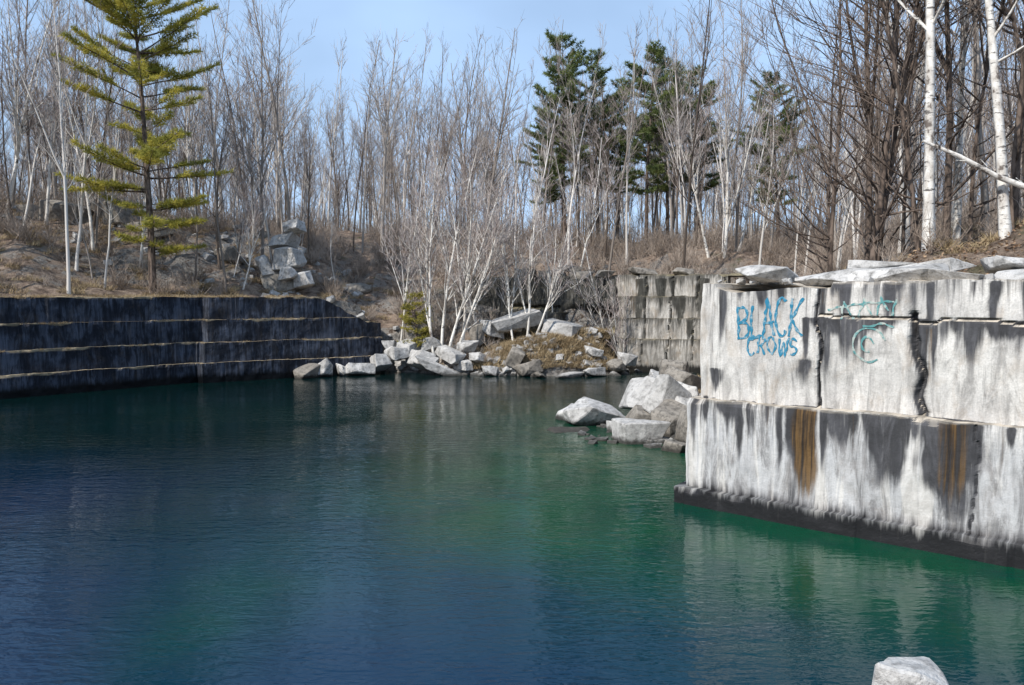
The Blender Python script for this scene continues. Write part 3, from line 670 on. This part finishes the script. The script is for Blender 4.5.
def gen_tree(seed, H, r0, first=.35, nb=26, ang=50, lenf=.26, lean=(0, 0), wob=.05, forks=1, twm=1, tk=.012, unbend=0.0, bm1=0, bw=.13, fl=(.3, .62)):
    r = random.Random(seed); tb = TB()
    d = Vector((lean[0], lean[1], 1)).normalized()
    pts = [Vector((0, 0, -.4))]; n = 12
    for i in range(n):
        d = (d+Vector((r.uniform(-wob, wob)-lean[0]*unbend, r.uniform(-wob, wob)-lean[1]*unbend, .02))).normalized()
        pts.append(pts[-1]+d*(H/n))
    rad = [r0*(1.25 if i == 0 else 1)*(1-.90*(i/n)**1.05)+.008 for i in range(n+1)]
    tb.tube(pts, rad, 6, 0)
    stems = [(pts, r0, first, nb, H)]
    for _ in range(forks):
        t = r.uniform(*fl); p, dd = at(pts, t); az = r.uniform(0, 6.28)
        dd = (dd+Vector((math.cos(az), math.sin(az), 0))*r.uniform(.2, .5)).normalized()
        L = H*(1-t)*r.uniform(.75, 1.0); fr = r0*(1-.9*t)*.75
        fp = path(r, p, dd, L, 7, .07, .06); tb.tube(fp, [fr*(1-.9*i/7)+.006 for i in range(8)], 4, 0)
        stems.append((fp, fr, .15, int(nb*.6), L))
    for (sp, sr, fst, cnt, SL) in stems:
        for _ in range(cnt):
            t = fst+(1-fst)*r.random()**.9*.98
            p, dd = at(sp, t); az = r.uniform(0, 6.28)
            a = math.radians(r.uniform(.5, 1.3)*ang*(1.15-.5*t))
            side = Vector((math.cos(az), math.sin(az), 0))
            bd = (dd*math.cos(a)+side*math.sin(a)).normalized()
            L = lenf*H*(1-.75*t)*r.uniform(.35, 1.4)+.5
            br = min(max(sr*(1-.9*t)*.5, .013), .07)
            bp = path(r, p, bd, L, 4, .08, bw)
            tb.tube(bp, [br*(1-.8*i/4)+.004 for i in range(5)], 3, bm1 if br > .018 else 1)
            for _ in range(max(2, int(L*2.2))):
                t2 = r.uniform(.2, 1); p2, d2 = at(bp, t2)
                v = Vector((r.uniform(-1, 1), r.uniform(-1, 1), r.uniform(-.3, .9))).normalized()
                L2 = L*r.uniform(.22, .5)*(1.2-.5*t2)+.2
                sp2 = path(r, p2, (d2+v*.8), L2, 2, .07, .18)
                tb.tube(sp2, [tk*1.3, tk, tk*.6], 2, 1)
                for _ in range(int((1.6+L2*2.0)*twm)):
                    t3 = r.uniform(.1, 1); p3, d3 = at(sp2, t3)
                    v = Vector((r.uniform(-1, 1), r.uniform(-1, 1), r.uniform(-.3, .9))).normalized()
                    L3 = r.uniform(.25, .85)
                    tb.tube([p3, p3+(d3+v*.8).normalized()*L3], [tk*.85, tk*.4], 2, 1)
    return tb
def needles(cent, dirs, per, ln, wd, seed):
    g = np.random.default_rng(seed)
    C = np.repeat(np.array(cent), per, axis=0); D = np.repeat(np.array(dirs), per, axis=0)
    n = len(C)
    R = g.normal(size=(n, 3)); R /= np.linalg.norm(R, axis=1)[:, None]
    d = D*.75+R*.85; d[:, 2] += .18; d /= np.linalg.norm(d, axis=1)[:, None]
    s = np.cross(d, g.normal(size=(n, 3))); s /= np.linalg.norm(s, axis=1)[:, None]+1e-9
    L = (ln*g.uniform(.6, 1.25, n))[:, None]
    V = np.empty((n, 3, 3)); V[:, 0] = C-s*wd*.5; V[:, 1] = C+s*wd*.5; V[:, 2] = C+d*L
    return V.reshape(-1, 3), np.arange(n*3).reshape(-1, 3)
def gen_pine(name, seed, H, r0, start, prof, mats, dens=1.0, per=9, ln=.3, wd=.05, step=.6, wig=.02, droop=.0, skip=.0):
    r = random.Random(seed); tb = TB()
    tp = path(r, Vector((0, 0, -.4)), Vector((0, 0, 1)), H, 12, .02, wig)
    tb.tube(tp, [r0*(1-.93*i/12)+.01 for i in range(13)], 8, 0)
    C = []; D = []
    z = start
    while z < H-.2:
        t = z/H; Lm = prof(t)
        for b in range(r.randint(3, 6)):
            if r.random() < skip: continue
            az = r.uniform(0, 6.28); L = Lm*r.choice([.5, .75, 1.0, 1.15])*r.uniform(.8, 1.15)
            if L < .3: L = .3
            p, _ = at(tp, min(.995, (z+r.uniform(-.3, .3))/H))
            up0 = .08+.55*t**2-droop*(1-t)+r.uniform(-.1, .15)
            bp = path(r, p, Vector((math.cos(az), math.sin(az), up0)), L, 5, .045, .10)
            br = .012+.011*L
            tb.tube(bp, [br*(1-.8*i/5) for i in range(6)], 4, 0)
            nt = int(L*6*dens)+2
            s0 = r.uniform(.15, .4)
            for q in range(nt):
                s = s0+(1-s0)*q/nt; pp, dd = at(bp, s)
                sd = dd.cross(Vector((0, 0, 1))).normalized()*(1 if q % 2 else -1)
                L2 = (.25+.28*L*(1-s)+.12)*r.uniform(.5, 1.2)
                d2 = (dd*.8+sd*r.uniform(.5, 1)+Vector((0, 0, r.uniform(-.1, .35)))).normalized()
                m = max(2, int(L2/.17))
                for w in range(m):
                    C.append((pp+d2*(L2*(w+.6)/m))[:]); D.append(d2[:])
            pp, dd = at(bp, 1.0); C.append(pp[:]); D.append(dd[:])
        z += step*r.uniform(.6, 1.5)
    C.append(tp[-1][:]); D.append((0, 0, 1))
    NV, NF = needles(C, D, per, ln, wd, seed)
    b = len(tb.V)
    V = np.vstack([np.array([v[:] for v in tb.V]), NV])
    F = tb.F+(NF+b).tolist()
    print(name, 'faces', len(F))
    return mesh_from(name, V, F, mats, tb.M+[1]*len(NF))

def place(name, me, x, y, rot=None, sc=1.0, parent=None, z=None, tilt=0.0):
    ob = bpy.data.objects.new(name, me); link(ob, parent)
    ob.location = (x, y, gz(x, y)-.05 if z is None else z)
    ob.rotation_euler = (random.uniform(-tilt, tilt), random.uniform(-tilt, tilt), random.uniform(0, 6.28) if rot is None else rot)
    ob.scale = (sc, sc, sc)
    return ob

def prof_l(t): return np.interp(t, [.1, .2, .3, .45, .6, .75, .87, .95, 1.0], [2.4, 3.6, 4.6, 5.0, 5.4, 6.4, 6.0, 4.4, 1.5])
pine = gen_pine('white_pine', 3, 25.0, .27, 3.4, prof_l, [M_brown, M_pine_a], dens=1.0, per=8, ln=.36, wd=.055, step=.70, droop=.14, skip=.14)
place('pine_tree', pine, -25.6, 57.2, rot=.6)
def prof_b(t): return np.interp(t, [.3, .45, .6, .75, .9, 1.0], [2.2, 3.6, 4.2, 3.8, 2.4, .6])
pb = [gen_pine('back_pine_a', 31, 22, .24, 7, prof_b, [M_brown, M_pine_b], dens=.7, per=8, ln=.42, wd=.085, step=.6, droop=.05, skip=.25, wig=.03),
      gen_pine('back_pine_b', 44, 20.5, .22, 6, prof_b, [M_brown, M_pine_b], dens=.65, per=8, ln=.42, wd=.085, step=.65, droop=.05, skip=.25, wig=.03)]
for (x, y, i, s) in [(5.6, 84, 0, 1.0), (9.4, 88, 1, 1.0), (14.0, 84, 0, .98), (17.4, 90, 1, 1.05), (12, 92, 0, .85), (3.6, 92, 1, .8), (26.5, 80, 1, .9), (21, 90, 0, .9)]:
    place('pine_tree', pb[i], x, y, sc=s)
def prof_s(t): return np.interp(t, [0, .3, 1], [.8, 1.0, .15])
cedar = gen_pine('small_cedar', 9, 3.0, .05, .15, prof_s, [M_brown, simple_mat('cedar_foliage', (0.42, 0.36, 0.08), (0.20, 0.19, 0.05), 3, .7, .2)], dens=1.6, per=9, ln=.18, wd=.04, step=.22)
place('cedar_bush', cedar, -7.5, 62.6, sc=1.35, z=2.6)

protos = []
for i in range(14):
    protos.append(gen_tree(200+i, 15+i % 5*1.7, .085+.02*(i % 4), first=.22+.06*(i % 3), nb=21, ang=36+7*(i % 4), lenf=.17+.03*(i % 3), forks=(0, 1, 1, 2)[i % 4], wob=.045+.02*(i % 3), bw=.15+.04*(i % 3), lean=(random.uniform(-.12, .12), 0), twm=.8, tk=.0125).arrays())
thin = [gen_tree(260+i, 7+i*1.5, .04+.008*i, first=.2, nb=15, ang=46, lenf=.2, forks=i % 3, wob=.09, tk=.011, twm=.8, lean=(random.uniform(-.3, .3), random.uniform(-.2, .2)), bw=.2).arrays() for i in range(8)]
birch_p = [gen_tree(300+i, 14+i, .10, first=.3, nb=20, ang=38, lenf=.18, forks=1+i % 2, wob=.06, twm=.8, lean=(random.uniform(-.18, .18), 0)).arrays() for i in range(5)]
print('protos', time.time()-T0, np.mean([len(p[1]) for p in protos]))
G = Merge()
N = 6500
X = rng.uniform(-110, 115, N); Y = rng.uniform(16, 150, N)
sd, _ = pit_dist(X, Y); Z = ground(X, Y)
clump = fbm(X*.12, Y*.12, 9, 3)
cnt = 0
for x, y, s, z, c in zip(X, Y, sd, Z, clump):
    if s < 3.0 or z < 4.6: continue
    b = x/y
    if abs(b) > .82: continue
    if y < 58 and x > 0 and (b < .40 or s < 6.5): continue
    if y < 58 and x < 0 and s < 3.6: continue
    if random.random() < .30-c*.8: continue
    if -2 < x < 9 and y < 67.5: continue
    if -20.5 < x < -15 and y < 65: continue
    if -17 < x < 14 and 58 < y < 70 and random.random() < .5: continue
    if cnt > 1050: break
    q = random.random()
    edge = s < 8 and y > 50
    if q < (.40 if edge else .62): G.add(random.choice(protos), (x, y, z-.1), sc=random.uniform(.7, 1.2), zs=random.uniform(.9, 1.2), tilt=.05, moff=0 if random.random() < .72 else 2)
    elif q < .82: G.add(random.choice(thin), (x, y, z-.1), sc=random.uniform(.7, 1.25), tilt=.1, moff=0 if random.random() < .6 else 4)
    else: G.add(random.choice(birch_p), (x, y, z-.1), sc=random.uniform(.75, 1.2), tilt=.06, moff=4)
    cnt += 1
G.build('bare_tree_grove', [M_bark, M_twig, M_dark1, M_twig, M_birchfar2, M_twig])
print('grove', cnt)

WB = [M_birchfar, M_birchtwig]; WN = [M_birch, M_browntwig]; DB = [M_brown, M_browntwig]
for i, (x, y, lx, ly, H, r0, ub) in enumerate([
    (-5.9, 61.9, -.14, 0, 16.5, .12, .05), (-5.3, 61.7, .27, 0, 17, .13, .03), (-4.9, 61.6, .42, -.05, 14, .12, .05), (-5.5, 62.1, .05, 0, 18, .13, 0),
    (-4.0, 62.3, .18, .05, 16, .11, .01), (0.2, 62.0, -.12, 0, 12.5, .09, 0), (1.1, 62.2, .12, 0, 13, .10, 0), (1.6, 61.8, .38, 0, 11, .09, .04),
    (-8.9, 63.4, .04, 0, 14, .08, 0), (8.4, 64.0, -.42, 0, 11, .09, .05), (8.9, 62.4, -.12, -.1, 9, .06, 0), (-39.0, 62, .28, 0, 19, .15, .01),
    (-31.5, 60.5, -.03, 0, 18, .12, 0), (-36.5, 63, .08, 0, 18, .13, 0), (18.8, 71, .02, 0, 17, .17, 0), (20.2, 72, .22, 0, 15, .13, 0), (17.6, 71.5, -.25, 0, 14, .13, .02), (-20.5, 60.8, .22, 0, 9, .06, 0), (-7.0, 64.5, .12, 0, 16, .10, 0), (3.4, 65, -.05, 0, 12, .07, 0), (-2.5, 64.5, -.2, 0, 15, .10, .02), (5.5, 68, .15, 0, 13, .08, 0), (-28.2, 61, .1, 0, 17, .10, 0), (-43, 60, -.1, 0, 18, .12, 0)]):
    place('birch_tree', gen_tree(400+i, H, r0, first=.22, nb=24, ang=38, lenf=.22, lean=(lx, ly), forks=1+(i % 3), wob=.06, unbend=ub, fl=(.12, .5), bw=.16).mesh('birch_s', WB), x, y, rot=0)
place('birch_tree', gen_tree(451, 19, .165, first=.35, nb=26, ang=58, lenf=.2, lean=(-.02, 0), forks=0, wob=.02).mesh('birch_big_a', WN), 12.45, 24.0, rot=0)
place('birch_tree', gen_tree(452, 17, .15, first=.3, nb=26, ang=60, lenf=.2, lean=(-.09, 0), forks=0, wob=.035).mesh('birch_big_b', WN), 14.15, 23.0, rot=0)
place('birch_tree', gen_tree(453, 18, .14, first=.4, nb=24, ang=50, lenf=.2, lean=(.0, 0), forks=1, wob=.03).mesh('birch_big_c', WN), 16.6, 30, rot=0)
for i, (x, y, H, r0) in enumerate([(11.9, 26.8, 17, .13), (12.6, 28.2, 18, .14), (11.6, 29.0, 17, .10), (13.3, 26.0, 16, .08), (14.6, 27.0, 18, .13), (15.4, 24.8, 17, .14), (17.5, 26.5, 18, .17), (13.6, 31, 18, .15), (16.0, 22.4, 16, .12), (13.0, 33, 15, .08), (14.4, 29.5, 16, .07), (15.8, 27.8, 15, .08)]):
    place('bare_tree', gen_tree(480+i, H, r0, first=.12, nb=36, ang=62, lenf=.22, lean=(random.uniform(-.12, .08), 0), forks=1+i % 2, wob=.05, tk=.008, twm=1.2, bw=.2).mesh('bare_s', DB), x, y)
tb = TB()
pts = [Vector((11.6, 22.9, 10.35)), Vector((12.6, 22.8, 9.9)), Vector((13.6, 22.7, 9.33)), Vector((14.8, 22.6, 8.85)), Vector((16.2, 22.4, 8.25)), Vector((17.5, 22.3, 7.8))]
tb.tube(pts, [.04, .065, .08, .09, .10, .11], 8, 0)
for i in range(4): p, d = at(pts, .1+.15*i); tb.tube([p, p+Vector((-.4, random.uniform(-.4, .4), random.uniform(-.2, .5)))], [.025, .01], 3, 0)
link(bpy.data.objects.new('fallen_birch_log', tb.mesh('fallen_birch', WN)))

# ------------------------------------------------------------------ brush, grass, leaves
def gen_shrub(seed, n, h, spread=.5):
    r = random.Random(seed); tb = TB()
    for _ in range(n):
        az = r.uniform(0, 6.28); a = r.uniform(.1, 1.0)
        p = Vector((r.uniform(-spread, spread), r.uniform(-spread, spread), -.05))
        L = h*r.uniform(.35, 1.15)
        bp = path(r, p, Vector((math.cos(az)*a, math.sin(az)*a, 1)), L, 3, .0, .2)
        tb.tube(bp, [.018, .016, .012, .006], 2, 0)
        for _ in range(int(L*4)):
            t = r.uniform(.15, 1); q, d = at(bp, t)
            v = Vector((r.uniform(-1, 1), r.uniform(-1, 1), r.uniform(-.3, 1)))
            e = q+(d+v*.9).normalized()*r.uniform(.3, 1.0)
            tb.tube([q, e], [.012, .005], 2, 0)
            if r.random() < .5: tb.tube([q.lerp(e, .5), e+Vector((r.uniform(-.4, .4), r.uniform(-.4, .4), r.uniform(0, .3)))], [.008, .004], 2, 0)
    return tb.arrays()
shr = [gen_shrub(600+i, 24, 1.3+.55*i, .5+.15*i) for i in range(5)]
B = Merge()
N = 7500
X = rng.uniform(-62, 62, N); Y = rng.uniform(17, 110, N); sd, _ = pit_dist(X, Y); Z = ground(X, Y); cnt = 0
cl = fbm(X*.15, Y*.15, 4, 3)
for x, y, s, z, c in zip(X, Y, sd, Z, cl):
    if s < .8 or z < .4 or abs(x/y) > .8: continue
    if y < 58 and x > 0 and s < 4.2 and x > 9: continue
    if x < -22 and s < 2.6: continue
    if random.random() < .35-c*.9: continue
    if -1.5 < x < 8.8 and y < 67.2: continue
    if -20 < x < -15.5 and y < 64: continue
    left = x < -14 and s < 14
    near = y < 45
    small = near or left or z < 4 or s < 6
    B.add(random.choice(shr[:2] if small else shr), (x, y, z), sc=random.uniform(.45, 1.1)*(.7 if near else 1), tilt=.2); cnt += 1
    if cnt > 1850: break
B.build('brush_thicket', [M_shrub])
print('brush', cnt)

def gen_grass(seed, n, rad_, h):
    g = np.random.default_rng(seed)
    a = g.uniform(0, 6.28, n); rr_ = rad_*np.sqrt(g.random(n))
    Bp = np.column_stack([rr_*np.cos(a), rr_*np.sin(a), np.full(n, -.03)])
    D = np.column_stack([g.normal(0, .6, n), g.normal(0, .6, n), np.ones(n)]); D /= np.linalg.norm(D, axis=1)[:, None]
    L = h*g.uniform(.5, 1.2, n); w = g.uniform(.008, .018, n)
    t = g.uniform(0, 6.28, n); S = np.column_stack([np.cos(t), np.sin(t), np.zeros(n)])*w[:, None]
    M = Bp+D*(L*.55)[:, None]; T = Bp+D*L[:, None]; T[:, 2] -= L*.22*g.random(n); T[:, :2] += (D[:, :2]*L[:, None]*.35)
    V = np.stack([Bp-S, Bp+S, M+S*.7, M-S*.7, T+S*.15, T-S*.15], 1).reshape(-1, 3)
    b = np.arange(n)*6
    F = np.concatenate([np.column_stack([b, b+1, b+2, b+3]), np.column_stack([b+3, b+2, b+4, b+5])])
    return V, F, np.zeros(len(F), int)
gr = [gen_grass(700+i, 90, .42, .42) for i in range(4)]
GG = Merge()
pts = []
for _ in range(1100): pts.append((random.uniform(-3, 8.5), random.uniform(58.8, 64.5), 1.1))
for _ in range(420): pts.append((random.uniform(8, 19), random.uniform(15, 34), .7))
for _ in range(800): pts.append((random.uniform(-46, -10), random.uniform(40, 70), 1.1))
for _ in range(300): pts.append((random.uniform(6, 13), random.uniform(30, 56), .9))
px = np.array([p[0] for p in pts]); py = np.array([p[1] for p in pts]); sd, _ = pit_dist(px, py); Z = ground(px, py)
for (x, y, sc), s, z in zip(pts, sd, Z):
    if s < .5 or z < .35: continue
    if y < 34 and s < 3.0: continue
    if x < -10 and s < 2.4: continue
    GG.add(random.choice(gr), (x, y, z), sc=sc*random.uniform(.6, 1.3))
lw = left_wall
for _ in range(420):
    i = random.randrange(200, len(lw.us)-40); ti = random.choice([1, 2, 3, 3, 3]); zt, off = lw.tiers[ti]
    if ltop(np.array([lw.us[i]]))[0] < zt: continue
    if ti == 3: q = random.uniform(.05, 1.2)
    else: q = random.uniform(.03, .2)
    p = lw.pos[i]+lw.nr[i]*(off-q)
    if vnoise(np.array([lw.us[i]*.4]), np.array([ti*3.0]))[0] < -.1: continue
    GG.add(random.choice(gr), (p[0], p[1], zt-.05), sc=random.uniform(.3, .85) if ti == 3 else random.uniform(.2, .5))
GG.build('dry_grass', [M_grass])
n = 30000
X = rng.uniform(7, 24, n); Y = rng.uniform(12, 36, n); sd, _ = pit_dist(X, Y); Z = ground(X, Y)
ok = (sd > 2.2) & (Z > 5.5); X = X[ok]; Y = Y[ok]; Z = Z[ok]; n = len(X)
C = np.column_stack([X, Y, Z+.04+.05*rng.random(n)])
A = rng.normal(size=(n, 3)); A[:, 2] *= .45; A /= np.linalg.norm(A, axis=1)[:, None]
Bq = np.cross(A, rng.normal(size=(n, 3))*[.5, .5, 1]); Bq /= np.linalg.norm(Bq, axis=1)[:, None]
s = rng.uniform(.03, .07, n)[:, None]
V = np.stack([C-A*s, C-Bq*s*.6, C+A*s, C+Bq*s*.6], 1).reshape(-1, 3)
link(bpy.data.objects.new('fallen_leaves', quad_mesh('fallen_leaves', V, np.arange(n*4).reshape(-1, 4), [M_leaf], smooth=False)))

# ------------------------------------------------------------------ light, sky, camera
el = math.radians(44)
sdir = Vector((-.72*math.cos(el), -.694*math.cos(el), math.sin(el))).normalized()
sun = bpy.data.lights.new('sun', 'SUN'); sun.energy = 5.0; sun.angle = math.radians(.5); sun.color = (1, .95, .88)
so = link(bpy.data.objects.new('sun', sun)); so.rotation_euler = sdir.to_track_quat('Z', 'Y').to_euler(); so.location = (-20, -20, 40)
w = bpy.data.worlds.new('World'); scene.world = w; w.use_nodes = True
nt = w.node_tree; bg = nt.nodes['Background']
sky = nt.nodes.new('ShaderNodeTexSky'); sky.sky_type = 'NISHITA'; sky.sun_disc = False
sky.sun_elevation = el; sky.sun_rotation = math.atan2(sdir.x, sdir.y) % (2*math.pi)
sky.air_density = 1.0; sky.dust_density = 1.2; sky.ozone_density = 1.5
tc = nt.nodes.new('ShaderNodeTexCoord'); mp = nt.nodes.new('ShaderNodeMapping'); mp.inputs['Scale'].default_value = (1.0, 1.0, 3.5)
ns = nt.nodes.new('ShaderNodeTexNoise'); ns.inputs['Scale'].default_value = 1.3; ns.inputs['Detail'].default_value = 4; ns.inputs['Distortion'].default_value = .3
mr = nt.nodes.new('ShaderNodeMapRange'); mr.interpolation_type = 'SMOOTHSTEP'
mr.inputs['From Min'].default_value = .35; mr.inputs['From Max'].default_value = .72; mr.inputs['To Min'].default_value = .42; mr.inputs['To Max'].default_value = .82
mx = nt.nodes.new('ShaderNodeMix'); mx.data_type = 'RGBA'; mx.inputs[7].default_value = (4.9, 7.0, 10.2, 1)
nt.links.new(tc.outputs['Generated'], mp.inputs[0]); nt.links.new(mp.outputs[0], ns.inputs['Vector']); nt.links.new(ns.outputs['Fac'], mr.inputs['Value'])
nt.links.new(mr.outputs[0], mx.inputs[0]); nt.links.new(sky.outputs[0], mx.inputs[6]); nt.links.new(mx.outputs[2], bg.inputs['Color'])
bg.inputs['Strength'].default_value = .125

cam = bpy.data.cameras.new('camera'); cam.lens = 28.125; cam.sensor_width = 36; cam.clip_end = 3000; cam.clip_start = .1
co = link(bpy.data.objects.new('camera', cam)); co.location = (0, 0, 6); co.rotation_euler = (math.radians(90-3.4), 0, 0)
scene.camera = co
print('done', time.time()-T0)
